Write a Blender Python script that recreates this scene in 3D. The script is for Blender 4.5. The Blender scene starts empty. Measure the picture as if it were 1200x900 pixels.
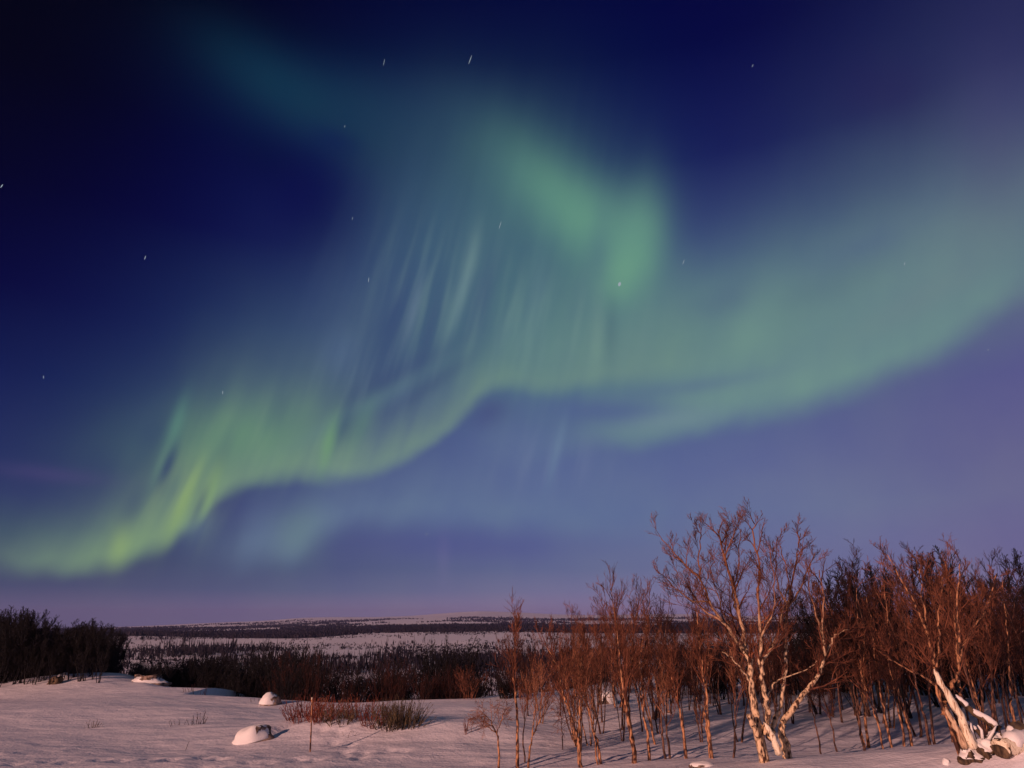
import bpy, math, random
import numpy as np
from mathutils import Vector, noise

# ------------------------------------------------------------------ camera
scene = bpy.context.scene
COL = scene.collection
CAM_H = 4.0
PITCH = 18.97
F = 800.0                     # focal length in photo pixels (1200 wide)
cam_data = bpy.data.cameras.new('camera')
cam_data.lens = 24.0
cam_data.sensor_width = 36.0
cam_data.clip_start = 0.1
cam_data.clip_end = 60000.0
cam = bpy.data.objects.new('camera', cam_data)
COL.objects.link(cam)
cam.location = (0, 0, CAM_H)
cam.rotation_euler = (math.radians(90 + PITCH), 0, 0)
scene.camera = cam
scene.render.resolution_x = 1024
scene.render.resolution_y = 768
scene.view_settings.view_transform = 'Standard'
scene.view_settings.look = 'None'
scene.view_settings.exposure = 0.0
scene.view_settings.gamma = 1.0
scene.view_settings.use_curve_mapping = False

SP, CP = math.sin(math.radians(PITCH)), math.cos(math.radians(PITCH))
def pix_dir(px, py):
    u = (px - 600) / F; v = (450 - py) / F
    d = Vector((u, CP - v * SP, SP + v * CP))
    return d.normalized()
def azel(px, py):
    d = pix_dir(px, py)
    return math.degrees(math.atan2(d.x, d.y)), math.degrees(math.asin(d.z))
def lin(c):
    return tuple((x / 255 / 12.92) if x <= 10 else ((x / 255 + 0.055) / 1.055) ** 2.4 for x in c)

# ------------------------------------------------------------------ sun (low warm light from behind the left shoulder)
SUN_AZ = (0.66, 0.75)
SUN_EL = 15.0
sun = bpy.data.lights.new('sun', 'SUN')
sun.energy = 3.6
sun.angle = math.radians(0.8)
sun.color = (1.0, 0.54, 0.42)
sun_o = bpy.data.objects.new('sun', sun)
COL.objects.link(sun_o)
_d = Vector((SUN_AZ[0], SUN_AZ[1], -math.tan(math.radians(SUN_EL)) * math.hypot(*SUN_AZ))).normalized()
sun_o.rotation_euler = _d.to_track_quat('-Z', 'Y').to_euler()
sun_o.location = (-40, -50, 30)

# ------------------------------------------------------------------ night sky with aurora, laid out by azimuth and elevation
world = bpy.data.worlds.new('World')
scene.world = world
world.use_nodes = True
NT = world.node_tree
NT.nodes.clear()
def N(t, **kw):
    n = NT.nodes.new(t)
    for k, v in kw.items(): setattr(n, k, v)
    return n
def L(a, b): NT.links.new(a, b)
def sock(n, i, v):
    if isinstance(v, (int, float)): n.inputs[i].default_value = v
    else: L(v, n.inputs[i])
def M(op, a, b=None, c=None, clamp=False):
    n = N('ShaderNodeMath', operation=op, use_clamp=clamp)
    sock(n, 0, a)
    if b is not None: sock(n, 1, b)
    if c is not None: sock(n, 2, c)
    return n.outputs[0]
tc = N('ShaderNodeTexCoord')
sep = N('ShaderNodeSeparateXYZ'); L(tc.outputs['Generated'], sep.inputs[0])
AZ = M('MULTIPLY', M('ARCTAN2', sep.outputs[0], sep.outputs[1]), 57.29578)
EL = M('MULTIPLY', M('ARCSINE', sep.outputs[2]), 57.29578)
cmb = N('ShaderNodeCombineXYZ'); L(AZ, cmb.inputs[0]); L(EL, cmb.inputs[1])
AE = cmb.outputs[0]
def mixc(fac, a, b):
    n = N('ShaderNodeMix', data_type='RGBA', clamp_factor=True)
    sock(n, 0, fac)
    for i, v in ((6, a), (7, b)):
        if isinstance(v, tuple): n.inputs[i].default_value = (*v, 1)
        else: L(v, n.inputs[i])
    return n.outputs[2]
def smooth(v, a, b):
    n = N('ShaderNodeMapRange', interpolation_type='SMOOTHSTEP', clamp=True)
    sock(n, 0, v); n.inputs[1].default_value = a; n.inputs[2].default_value = b
    return n.outputs[0]

# photographed sky colours without the bright arcs: (px, py, (r, g, b))
SKY = [
 (0,0,(0,0,14)),(150,0,(0,0,12)),(300,0,(0,0,22)),(450,0,(0,0,38)),(600,0,(0,0,48)),(750,0,(0,0,52)),(900,0,(2,2,58)),(1050,0,(14,18,66)),(1200,0,(30,32,78)),
 (0,100,(0,0,16)),(150,100,(0,0,26)),(300,100,(0,6,50)),(450,100,(0,12,62)),(600,100,(0,10,64)),(750,100,(0,10,70)),(900,100,(2,4,68)),(1050,100,(18,22,80)),(1200,100,(44,46,96)),
 (0,200,(0,0,30)),(150,200,(0,0,44)),(300,200,(0,0,66)),(400,200,(2,6,72)),(500,200,(30,50,95)),(600,200,(30,50,95)),(750,200,(16,26,90)),(900,200,(18,22,90)),(1050,200,(46,52,104)),(1200,200,(62,64,112)),
 (0,300,(0,0,46)),(150,300,(0,0,60)),(300,300,(4,10,74)),(400,300,(26,36,96)),(500,300,(46,70,110)),(600,300,(46,70,110)),(800,300,(52,60,120)),(900,300,(54,72,120)),(1050,300,(72,92,122)),(1200,300,(86,92,128)),
 (0,400,(0,0,66)),(150,400,(6,14,80)),(300,400,(40,62,104)),(400,400,(50,74,112)),(500,400,(58,80,118)),(650,400,(62,80,130)),(800,400,(70,88,133)),(950,400,(76,90,139)),(1100,400,(80,82,135)),(1200,400,(88,84,141)),
 (0,500,(15,27,83)),(100,500,(19,39,87)),(150,500,(25,51,93)),(300,500,(49,65,109)),(450,500,(59,69,123)),(600,500,(71,79,139)),(750,500,(77,89,143)),(900,500,(81,87,143)),(1050,500,(85,89,137)),(1200,500,(95,93,139)),
 (0,560,(37,43,101)),(100,560,(43,47,101)),(200,560,(47,55,103)),(300,580,(61,67,117)),(450,580,(73,89,137)),(600,580,(85,101,147)),(750,580,(85,101,149)),(900,580,(99,111,151)),(1050,580,(105,115,147)),(1200,580,(103,99,141)),
 (0,620,(35,59,95)),(100,620,(47,69,99)),(250,640,(63,75,117)),(400,640,(73,81,129)),(550,640,(83,93,143)),(700,640,(93,107,149)),(850,640,(101,111,151)),(1000,640,(105,109,153)),(1200,640,(105,99,145)),
 (0,690,(67,75,109)),(150,690,(75,81,115)),(300,690,(83,93,125)),(450,690,(93,101,137)),(600,690,(105,109,147)),(750,690,(115,117,153)),(900,690,(119,117,155)),(1200,690,(119,111,149)),
 (0,663,(53,65,97)),(150,663,(59,69,101)),(300,663,(67,81,115)),(450,663,(77,89,129)),(600,663,(89,101,141)),(750,663,(99,109,145)),(900,663,(105,109,147)),(1200,663,(107,101,141)),
 (0,720,(99,91,123)),(150,720,(109,99,131)),(300,720,(115,105,137)),(450,715,(131,115,145)),(600,710,(139,121,153)),(750,710,(139,121,155)),(900,720,(133,119,155)),(1200,720,(129,113,153)),
]
PT = [(*azel(px, py), lin(c)) for px, py, c in SKY]
def sky_at(a, e):
    acc = [0, 0, 0]; w = 0
    for pa, pe, c in PT:
        se = 0.9 if e < 2.5 else (1.4 if e < 5 else (2.2 if e < 9 else 4.6))
        k = math.exp(-((pa - a) / 6.5) ** 2 - ((pe - e) / se) ** 2) + 1e-9 / (1 + (pa - a) ** 2 + (pe - e) ** 2) ** 2
        w += k
        for i in range(3): acc[i] += c[i] * k
    return tuple(x / w for x in acc)
ROWS = [-2, 0.6, 2.1, 3.8, 5.5, 8, 11, 16, 22, 29, 36, 44, 52]
AZS = [-180, -110, -70, -50] + [-42 + 7 * i for i in range(13)] + [50, 70, 110, 180]
prev = None
RAMP_F = M('MULTIPLY_ADD', AZ, 1 / 360, 0.5)
for i, e in enumerate(ROWS):
    r = N('ShaderNodeValToRGB')
    r.color_ramp.interpolation = 'B_SPLINE'
    back = sky_at(0, e)
    for j, a in enumerate(AZS):
        c = sky_at(max(-50, min(50, a)), e)
        t = max(0, (abs(a) - 60) / 120)
        c = tuple(x * (1 - t) + y * t * 0.7 for x, y in zip(c, back))
        p = (a + 180) / 360
        if j == 0: el_ = r.color_ramp.elements[0]; el_.position = 0
        elif j == len(AZS) - 1: el_ = r.color_ramp.elements[-1]; el_.position = 1
        else: el_ = r.color_ramp.elements.new(p)
        el_.color = (*c, 1)
    L(RAMP_F, r.inputs[0])
    if prev is None: prev = r.outputs[0]
    else: prev = mixc(M('MULTIPLY_ADD', EL, 1 / (e - ROWS[i-1]), -ROWS[i-1] / (e - ROWS[i-1]), clamp=True), prev, r.outputs[0])
SKYC = prev

# slow warp so that edges wander and never look drawn
nz = N('ShaderNodeTexNoise', noise_dimensions='2D'); nz.inputs['Scale'].default_value = 0.22; nz.inputs['Detail'].default_value = 2.0
L(AE, nz.inputs['Vector'])
warp = M('MULTIPLY_ADD', nz.outputs[0], 1.4, -0.7)
ELW = M('ADD', EL, warp)
# rays: noise stretched along the slanting field lines
AZS_ = M('MULTIPLY_ADD', EL, -0.30, AZ)
rc = N('ShaderNodeCombineXYZ'); L(M('MULTIPLY', AZS_, 0.55), rc.inputs[0]); L(M('MULTIPLY', EL, 0.05), rc.inputs[1])
rn = N('ShaderNodeTexNoise', noise_dimensions='2D'); rn.inputs['Scale'].default_value = 1.0; rn.inputs['Detail'].default_value = 2.2; rn.inputs['Roughness'].default_value = 0.45
L(rc.outputs[0], rn.inputs['Vector'])
RAYS = rn.outputs[0]

r2c = N('ShaderNodeCombineXYZ'); L(M('MULTIPLY', M('MULTIPLY_ADD', EL, -0.26, AZ), 0.80), r2c.inputs[0]); L(M('MULTIPLY', EL, 0.10), r2c.inputs[1])
rn2 = N('ShaderNodeTexNoise', noise_dimensions='2D'); rn2.inputs['Scale'].default_value = 1.0; rn2.inputs['Detail'].default_value = 1.5
L(r2c.outputs[0], rn2.inputs['Vector'])
RAYS2 = smooth(rn2.outputs[0], .36, .80)

A0, A1 = -46.0, 46.0
AF = M('MULTIPLY_ADD', AZ, 1 / (A1 - A0), -A0 / (A1 - A0))
def fcurve(pts, lo, hi, handles='AUTO'):
    n = N('ShaderNodeFloatCurve')
    c = n.mapping.curves[0]
    pts = sorted(pts)
    xs = [((a - A0) / (A1 - A0), (v - lo) / (hi - lo)) for a, v in pts]
    while len(c.points) < len(xs): c.points.new(0.5, 0.5)
    for p, (x, y) in zip(c.points, xs):
        p.location = (min(1, max(0, x)), min(1, max(0, y))); p.handle_type = handles
    n.mapping.update()
    L(AF, n.inputs['Value'])
    return M('MULTIPLY_ADD', n.outputs[0], hi - lo, lo)
def ribbon(col, edge, amp, width, soft, ray=0.6, height_col=None):
    """edge: photo points of the lower border; amp, width: (px, value) along it"""
    e = [azel(x, y) for x, y in edge]
    ex = [x for x, _ in edge]; ey = [y for _, y in edge]
    yy = lambda x: float(np.interp(x, ex, ey))
    ec = fcurve(e, 0, 50)
    am = fcurve([(azel(x, yy(x))[0], v) for x, v in amp], 0, 1)
    wd = fcurve([(azel(x, yy(x))[0], v) for x, v in width], 0, 20)
    t = M('SUBTRACT', ELW, ec)
    rise = smooth(t, -soft, soft)
    fall = M('EXPONENT', M('MULTIPLY', M('POWER', M('DIVIDE', M('MAXIMUM', t, 0.0), wd), 1.5), -1.0))
    a = M('MULTIPLY', M('MULTIPLY', rise, fall), am)
    if ray:
        a = M('MULTIPLY', a, M('MULTIPLY_ADD', RAYS, 2 * ray, 1 - ray))
    return a, t
def lay(col, alpha):
    global SKYC
    SKYC = mixc(alpha, SKYC, lin(col))
def blob(col, px, py, sx, sy, rot, a, ray=0.0, power=1.0, streaks=False):
    """soft elliptical patch of light: centre and half sizes authored on the photograph, turned into azimuth and elevation"""
    global SKYC
    if sx > sy and rot: rot -= 90
    c = np.array(azel(px, py))
    J = np.array([np.array(azel(px + 3, py)) - np.array(azel(px - 3, py)), np.array(azel(px, py + 3)) - np.array(azel(px, py - 3))]).T / 6
    t = math.radians(rot); R = np.array([[math.cos(t), math.sin(t)], [-math.sin(t), math.cos(t)]])
    A = np.diag([1 / sx, 1 / sy]) @ R @ np.linalg.inv(J)
    acc = None
    for k in range(2):
        v = N('ShaderNodeVectorMath', operation='DOT_PRODUCT'); L(AE, v.inputs[0]); v.inputs[1].default_value = (A[k][0], A[k][1], 0)
        u = M('ADD', v.outputs['Value'], -float(A[k] @ c))
        u = M('MULTIPLY', u, u)
        acc = u if acc is None else M('ADD', acc, u)
    g = M('MULTIPLY', M('EXPONENT', M('MULTIPLY', M('POWER', acc, power), -1.0)), a)
    if streaks: g = M('MULTIPLY', g, RAYS2)
    if ray: g = M('MULTIPLY', g, M('MULTIPLY_ADD', RAYS, 2 * ray, 1 - ray))
    SKYC = mixc(g, SKYC, lin(col))

# diffuse veils first
blob((12,50,70), 345,112, 100,34, 120, .95)
blob((16,52,74), 420,145, 70,40, 110, .6)
blob((0,0,44), 330,190, 60,34, 118, .5)
blob((20,50,80), 470,150, 170,55, 100, .7)
blob((38,62,88), 520,190, 80,80, 0, .6)
blob((60,92,112), 560,260, 120,100, 0, .55, ray=.2)
blob((52,80,118), 520,350, 95,110, 15, .55, ray=.4)
blob((78,118,122), 640,330, 110,130, 0, .65, ray=.3)
blob((88,128,128), 760,395, 200,70, 82, .7)
blob((96,128,128), 960,370, 260,72, 72, .75)
blob((98,112,132), 1140,290, 170,70, 62, .55)
blob((76,104,116), 330,450, 130,50, 82, .32)
blob((4,6,70), 365,235, 62,70, 0, .75)
blob((10,16,80), 395,165, 30,14, 110, .35)
blob((74,92,124), 420,380, 60,90, 20, .35, ray=.5)
blob((66,90,120), 560,140, 0.1,0.1,0,0)
# second, wide arc on the right
a, t = ribbon(None, [(600,560),(690,518),(740,516),(790,508),(850,494),(920,484),(980,464),(1050,434),(1100,408),(1150,378),(1200,342),(1260,300)],
     [(600,0),(670,.25),(740,.75),(800,.9),(950,.9),(1100,.8),(1200,.6)], [(600,3),(740,4.2),(850,7),(1000,9),(1200,8)], 1.5, ray=.12)
lay((108,142,138), a)
# thin notch between the two arcs
blob((78,94,140), 700,482, 110,17, 94, .8)
blob((84,106,138), 820,452, 90,10, 82, .5)
# main arc
edge = [(-40,650),(0,664),(50,672),(100,667),(150,654),(200,632),(235,610),(256,584),(290,566),(350,557),(420,556),(460,545),(500,524),(530,498),(560,466),(582,450),(610,452),(640,458),(700,448),(760,440),(830,430),(900,412),(1000,380)]
a, t = ribbon(None, edge, [(-40,.2),(0,.35),(50,.6),(130,.72),(220,.72),(300,.68),(420,.72),(520,.7),(600,.72),(700,.62),(780,.42),(900,0),(1000,0)],
     [(-40,2.5),(50,3.3),(150,4.5),(220,7),(300,6),(375,5),(420,3.4),(520,2.9),(590,3.2),(640,5),(700,6),(1000,5)], 1.0, ray=.20)
lay((114,144,132), M('MULTIPLY', a, .88))
a2, t = ribbon(None, edge, [(-40,.05),(0,.12),(60,.35),(130,.6),(200,.7),(300,.4),(380,.5),(460,.4),(560,.15),(700,.05),(900,0),(1000,0)],
     [(-40,2),(100,2.5),(200,5),(300,4.5),(420,4),(600,3),(1000,3)], 1.2, ray=.45)
lay((132,164,114), M('MULTIPLY', a2, .85))
blob((98,142,112), 285,512, 120,40, 84, .55, ray=.25)
# faint low arc
a, t = ribbon(None, [(200,665),(280,656),(340,650),(372,628),(430,614),(500,610),(600,616),(700,622),(800,620)],
     [(200,0),(270,.3),(340,.85),(430,.7),(600,.65),(720,.4),(800,0)], [(200,3),(340,3.6),(600,4),(800,4)], 1.6, ray=.2)
lay((102,124,152), a)
blob((104,132,134), 352,624, 30,36, 34, .55)
blob((70,74,140), 560,640, 120,18, 92, .35)
# curl in the middle
blob((98,150,130), 655,235, 95,42, 130, .62)
blob((104,156,132), 690,262, 40,46, 150, .45)
blob((102,152,132), 742,288, 35,66, 12, .8, power=1.1)
blob((110,160,132), 722,325, 26,34, 30, .5)
blob((62,84,124), 702,300, 14,60, 4, .25)
blob((96,126,138), 628,350, 12,45, 8, .35)
blob((92,132,130), 628,420, 60,50, 0, .3, ray=.4)
blob((78,108,124), 540,350, 80,80, 0, .35)
# folded curtains and grouped rays
blob((120,150,146), 500,345, 60,66, 0, .28, streaks=True)
blob((112,146,140), 600,380, 60,60, 0, .36, streaks=True)
blob((108,140,136), 700,400, 60,50, 0, .3, streaks=True)
blob((150,178,120), 215,580, 48,36, 30, .5, streaks=True)
blob((128,160,130), 350,510, 90,40, 84, .4, streaks=True)
blob((104,128,146), 440,440, 60,40, 0, .4, streaks=True)
blob((120,132,160), 640,540, 60,34, 0, .25, streaks=True)
blob((52,66,112), 470,440, 90,15, 62, .38)
blob((96,128,134), 440,470, 90,10, 60, .4)
blob((58,74,112), 505,452, 60,9, 55, .35)
blob((76,108,116), 716,388, 8,44, 2, .4)
blob((116,148,136), 700,392, 8,44, 2, .35)
# slanting rays
blob((116,146,148), 541,345, 6,48, 16, .45)
blob((110,140,142), 553,300, 9,36, 10, .35)
blob((104,126,146), 484,365, 6,36, 14, .45)
blob((60,74,118), 566,345, 12,52, 16, .35)
blob((52,62,114), 503,390, 9,46, 16, .32)
blob((46,58,110), 462,380, 16,60, 16, .3)
blob((78,100,136), 400,415, 20,28, 20, .4)
blob((100,118,128), 596,470, 1,1, 0, 0)
blob((112,138,160), 652,530, 6,36, 14, .45)
blob((104,124,156), 610,520, 70,36, 0, .3)
blob((48,66,104), 178,506, 26,40, 20, .6)
blob((92,140,124), 207,498, 8,34, 18, .5)
blob((104,140,120), 188,545, 6,28, 24, .5)
blob((46,62,104), 197,545, 7,28, 22, .7)
blob((58,76,108), 158,590, 14,34, 34, .45)
blob((70,96,110), 262,530, 8,34, 20, .35)
blob((62,84,110), 330,478, 10,26, 18, .3)
blob((58,82,110), 405,500, 13,30, 26, .65)
blob((92,132,116), 424,498, 10,30, 24, .35)
blob((116,164,110), 385,520, 8,32, 14, .45)
blob((150,180,102), 215,590, 8,44, 24, .45)
blob((138,172,106), 247,572, 8,34, 20, .4)
blob((74,94,112), 233,594, 6,28, 22, .6)
blob((96,120,140), 232,618, 22,14, 60, .35)
blob((150,178,108), 140,640, 12,24, 14, .4)
blob((82,70,122), 60,556, 70,10, 96, .3)
blob((120,106,146), 455,690, 90,6, 88, .0)
blob((124,116,160), 520,655, 8,30, 0, .15)
blob((56,48,118), 575,482, 24,16, 60, .35)
# uneven patches in the right arm
blob((114,150,138), 885,378, 26,50, 30, .45)
blob((118,146,148), 790,492, 60,13, 84, .5)
blob((82,108,124), 980,330, 90,22, 66, .35)
blob((76,96,126), 850,350, 50,20, 70, .35)
blob((112,146,138), 900,450, 90,16, 76, .35)
blob((110,130,134), 1080,350, 90,18, 60, .3)
blob((70,86,130), 1010,290, 60,18, 66, .3)
# faint pillar haze and violet patches high on the right
blob((38,26,80), 1040,110, 60,40, 0, .3)
blob((72,66,112), 1170,170, 60,110, 0, .35)
vn = N('ShaderNodeTexNoise', noise_dimensions='2D'); vn.inputs['Scale'].default_value = 0.16; vn.inputs['Detail'].default_value = 4.0
L(AE, vn.inputs['Vector'])
vm = N('ShaderNodeMix', data_type='RGBA', blend_type='MULTIPLY'); vm.inputs[0].default_value = 1.0
mod = M('MULTIPLY_ADD', vn.outputs[0], 0.22, 0.89)
gc = N('ShaderNodeCombineColor'); L(mod, gc.inputs[0]); L(mod, gc.inputs[1]); gc.inputs[2].default_value = 1.0
L(SKYC, vm.inputs[6]); L(gc.outputs[0], vm.inputs[7])
SKYC = vm.outputs[2]

nish = N('ShaderNodeTexSky', sky_type='NISHITA', sun_disc=False)
nish.sun_elevation = math.radians(2.0)
nish.sun_rotation = math.radians(180 + math.degrees(math.atan2(SUN_AZ[0], SUN_AZ[1])))
bg1 = N('ShaderNodeBackground'); L(SKYC, bg1.inputs[0]); bg1.inputs[1].default_value = 1.0
bg2 = N('ShaderNodeBackground'); L(nish.outputs[0], bg2.inputs[0]); bg2.inputs[1].default_value = 0.0015
ad = N('ShaderNodeAddShader'); L(bg1.outputs[0], ad.inputs[0]); L(bg2.outputs[0], ad.inputs[1])
wo = N('ShaderNodeOutputWorld'); L(ad.outputs[0], wo.inputs[0])
world.cycles.sampling_method = 'MANUAL'
world.cycles.sample_map_resolution = 512
# ------------------------------------------------------------------ helpers
def set_props(o, label=None, cat=None, group=None, kind=None):
    if label: o['label'] = label
    if cat: o['category'] = cat
    if group: o['group'] = group
    if kind: o['kind'] = kind
    return o
def empty(name, loc, label, cat, group=None):
    o = bpy.data.objects.new(name, None); COL.objects.link(o)
    o.location = loc; o.empty_display_size = 0.3
    return set_props(o, label, cat, group)
def mesh_obj(name, verts, faces, mat, parent=None, smooth_=True, loc=(0,0,0)):
    me = bpy.data.meshes.new(name)
    me.from_pydata([tuple(v) for v in verts], [], faces)
    me.materials.append(mat)
    if smooth_: me.polygons.foreach_set('use_smooth', [True] * len(me.polygons))
    me.update()
    o = bpy.data.objects.new(name, me); COL.objects.link(o)
    o.location = loc
    if parent: o.parent = parent
    return o
def copy_thing(o, loc, rz=0.0, sc=1.0, label=None, group=None, kids=True):
    c = o.copy(); COL.objects.link(c)
    c.location = loc; c.rotation_euler = (0, 0, rz); c.scale = (sc, sc, sc) if isinstance(sc, (int, float)) else sc
    if label: c['label'] = label
    if group: c['group'] = group
    for ch in list(o.children):
        d = ch.copy(); COL.objects.link(d); d.parent = c
    return c
def sstep(a, b, x):
    t = np.clip((x - a) / (b - a), 0, 1); return t * t * (3 - 2 * t)

# cheap value noise on numpy arrays
_rs = np.random.RandomState(7)
_TAB = _rs.rand(256, 256)
def vnoise(x, y):
    xi = np.floor(x).astype(int); yi = np.floor(y).astype(int)
    fx = x - xi; fy = y - yi
    fx = fx * fx * (3 - 2 * fx); fy = fy * fy * (3 - 2 * fy)
    g = lambda a, b: _TAB[a & 255, b & 255]
    return (g(xi, yi) * (1-fx) * (1-fy) + g(xi+1, yi) * fx * (1-fy) + g(xi, yi+1) * (1-fx) * fy + g(xi+1, yi+1) * fx * fy) * 2 - 1
def fbm(x, y, o=4):
    s = 0; a = 1.0
    for i in range(o):
        s = s + a * vnoise(x + 17.3 * i, y - 9.1 * i); x = x * 2.03; y = y * 2.03; a *= 0.5
    return s

# ------------------------------------------------------------------ terrain height
def elev_of_row(py):               # elevation angle (deg) of ground seen straight ahead at a given height above the sea of snow
    return PITCH - math.degrees(math.atan((py - 450) / F))
CREST = [(0,737),(140,735),(230,731),(300,728),(350,725),(480,723),(560,721),(700,722),(1200,722)]
CREST_R = [((x-600)/F/ (CP + 0.33*SP), math.tan(math.radians(elev_of_row(y)))) for x, y in CREST]
MID_R = [((x-600)/F/ (CP + 0.36*SP), math.tan(math.radians(elev_of_row(y)))) for x, y in [(0,748),(160,745),(270,748),(330,749),(400,745),(500,742),(700,741),(1200,742)]]
def edge_y(x):                     # far rim of the snowfield
    return 44 + 2.5 * np.sin(x * 0.13 + 1.0) - 7.5 * np.exp(-((x + 5) / 9.0) ** 2) + 12 * sstep(2, 14, x) + 2.0 * np.exp(-((x + 34) / 8) ** 2)
def gz(x, y):
    x = np.asarray(x, float); y = np.asarray(y, float)
    # near field
    z = 0.16 * fbm(x * 0.06, y * 0.10, 3) + 0.035 * fbm(x * 0.35 + 5, y * 0.6, 3)
    z = z + 0.05 * np.sin(y * 0.55 + 0.25 * x + 1.5 * vnoise(x * 0.12, y * 0.12)) * sstep(20, 26, y)
    # broad drift with a soft lip behind the larger boulder
    lip = sstep(25.8, 28.0, y + 0.10 * (x + 6)) * np.exp(-((x + 3.8) / 4.8) ** 4) * (1 - sstep(31, 37, y))
    z = z + 0.42 * lip
    # hollow beside the larger boulder
    z = z - 0.34 * np.exp(-((x + 8.7 - 0.35 * (y - 28)) / 0.45) ** 2 - ((y - 28.2) / 1.5) ** 2)
    # low snow bank near the camera on the right
    q = y - (17.2 - 0.10 * (x - 8))
    bank = np.exp(-(q / np.where(q > 0, 4.2, 2.6)) ** 2) * np.interp(x, [0, 2, 4.8, 8, 10, 13, 30], [0, .2, .70, .95, 1.2, 1.42, 1.4])
    z = z + bank
    z = z + 0.30 * np.exp(-((x - 11.3) / 1.0) ** 2 - ((y - 16.3) / 1.0) ** 2)
    # mound in front of the left wood
    z = z - 0.30 * sstep(-20, -30, x) * np.exp(-((y - 44) / 9.0) ** 2)
    z = z + 0.60 * np.exp(-((x + 29.5) / 4.2) ** 4 - ((y - 50.0) / 3.5) ** 2)
    # rim and slope down to the valley
    ed = edge_y(x)
    edm = np.maximum(ed, 44.0 + 7 * np.exp(-((x + 29) / 6.0) ** 4) + 6 * np.exp(-((x + 42) / 8.0) ** 2))
    t = np.clip(y - edm, 0, None)
    ed2 = np.where(x > -18, ed, edm)
    t = np.clip(y - ed2, 0, None)
    drop = 15.0 * (1 - np.exp(-(t / 55.0) ** 1.25))
    z = z - drop
    # valley floor bumps
    z = z + sstep(80, 200, y) * (1.6 * fbm(x * 0.008 + 3, y * 0.006, 3))
    # far ground rising to the horizon
    r = x / np.maximum(y, 1)
    mid = np.interp(r, [a for a, _ in MID_R], [b for _, b in MID_R])
    cr = np.interp(r, [a for a, _ in CREST_R], [b for _, b in CREST_R])
    ly = np.clip((np.log(np.maximum(y, 1)) - math.log(900)) / (math.log(6000) - math.log(900)), 0, 1)
    far = CAM_H + y * (mid + (cr - mid) * ly ** 0.8)
    far = far + np.where(y > 6000, -(y - 6000) * 0.02, 0)
    w = sstep(500, 950, y)
    z = z * (1 - w) + far * w + sstep(800, 1500, y) * fbm(x * 0.002, y * 0.0012, 3) * 2.2
    # remote fells
    hill = 62 * np.exp(-((x + 300) / 900.0) ** 2 - ((y - 7800) / 900.0) ** 2) + 40 * np.exp(-((x + 2050) / 800.0) ** 2 - ((y - 7900) / 900.0) ** 2) + 50 * np.exp(-((x - 1700) / 1100.0) ** 2 - ((y - 7900) / 900.0) ** 2)
    return z + hill * 1.15
def ground(x, y): return float(gz(x, y))
def on_ground(px, py):
    """point of the terrain seen at a photo pixel"""
    d = pix_dir(px, py); t = 6.0
    while t < 12000:
        p = Vector((0, 0, CAM_H)) + d * t
        if ground(p.x, p.y) > p.z:
            lo, hi = t / 1.01 - 0.3, t
            for _ in range(20):
                m = (lo + hi) / 2; p = Vector((0, 0, CAM_H)) + d * m
                if ground(p.x, p.y) > p.z: hi = m
                else: lo = m
            return p
        t = t * 1.01 + 0.05
    return None
def at(px, py, Y):
    d = pix_dir(px, py); p = Vector((0, 0, CAM_H)) + d * (Y / d.y); return p

# ------------------------------------------------------------------ materials
def mat(name, col, rough=0.8, bump=None, spec=0.3):
    m = bpy.data.materials.new(name); m.use_nodes = True
    b = m.node_tree.nodes['Principled BSDF']
    b.inputs['Base Color'].default_value = (*col, 1)
    b.inputs['Roughness'].default_value = rough
    b.inputs['Specular IOR Level'].default_value = spec
    return m, m.node_tree, b
def nd(nt, t, **kw):
    n = nt.nodes.new(t)
    for k, v in kw.items(): setattr(n, k, v)
    return n
def noise_mix(nt, b, c1, c2, scale, lo=0.4, hi=0.6, vec='Object', mapping=None, detail=4, c3=None):
    t = nd(nt, 'ShaderNodeTexCoord'); src = t.outputs[vec]
    if mapping:
        mp = nd(nt, 'ShaderNodeMapping'); mp.inputs['Scale'].default_value = mapping; nt.links.new(src, mp.inputs[0]); src = mp.outputs[0]
    n = nd(nt, 'ShaderNodeTexNoise'); n.inputs['Scale'].default_value = scale; n.inputs['Detail'].default_value = detail
    nt.links.new(src, n.inputs['Vector'])
    r = nd(nt, 'ShaderNodeValToRGB')
    r.color_ramp.elements[0].position = lo; r.color_ramp.elements[0].color = (*c1, 1)
    r.color_ramp.elements[1].position = hi; r.color_ramp.elements[1].color = (*c2, 1)
    nt.links.new(n.outputs[0], r.inputs[0]); nt.links.new(r.outputs[0], b.inputs['Base Color'])
    return n, src

M_SNOW, nt, b = mat('snow', (0.80, 0.77, 0.82), 0.65, spec=0.25)
tcn = nd(nt, 'ShaderNodeTexCoord')
mp = nd(nt, 'ShaderNodeMapping'); mp.inputs['Scale'].default_value = (0.8, 1.6, 1.0); nt.links.new(tcn.outputs['Object'], mp.inputs[0])
n1 = nd(nt, 'ShaderNodeTexNoise'); n1.inputs['Scale'].default_value = 0.9; n1.inputs['Detail'].default_value = 7; n1.inputs['Roughness'].default_value = 0.58
nt.links.new(mp.outputs[0], n1.inputs['Vector'])
n2 = nd(nt, 'ShaderNodeTexNoise'); n2.inputs['Scale'].default_value = 11; n2.inputs['Detail'].default_value = 4
nt.links.new(tcn.outputs['Object'], n2.inputs['Vector'])
bp1 = nd(nt, 'ShaderNodeBump'); bp1.inputs['Strength'].default_value = 0.5; bp1.inputs['Distance'].default_value = 0.26; nt.links.new(n1.outputs[0], bp1.inputs['Height'])
bp2 = nd(nt, 'ShaderNodeBump'); bp2.inputs['Strength'].default_value = 0.6; bp2.inputs['Distance'].default_value = 0.03; nt.links.new(n2.outputs[0], bp2.inputs['Height'])
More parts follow.
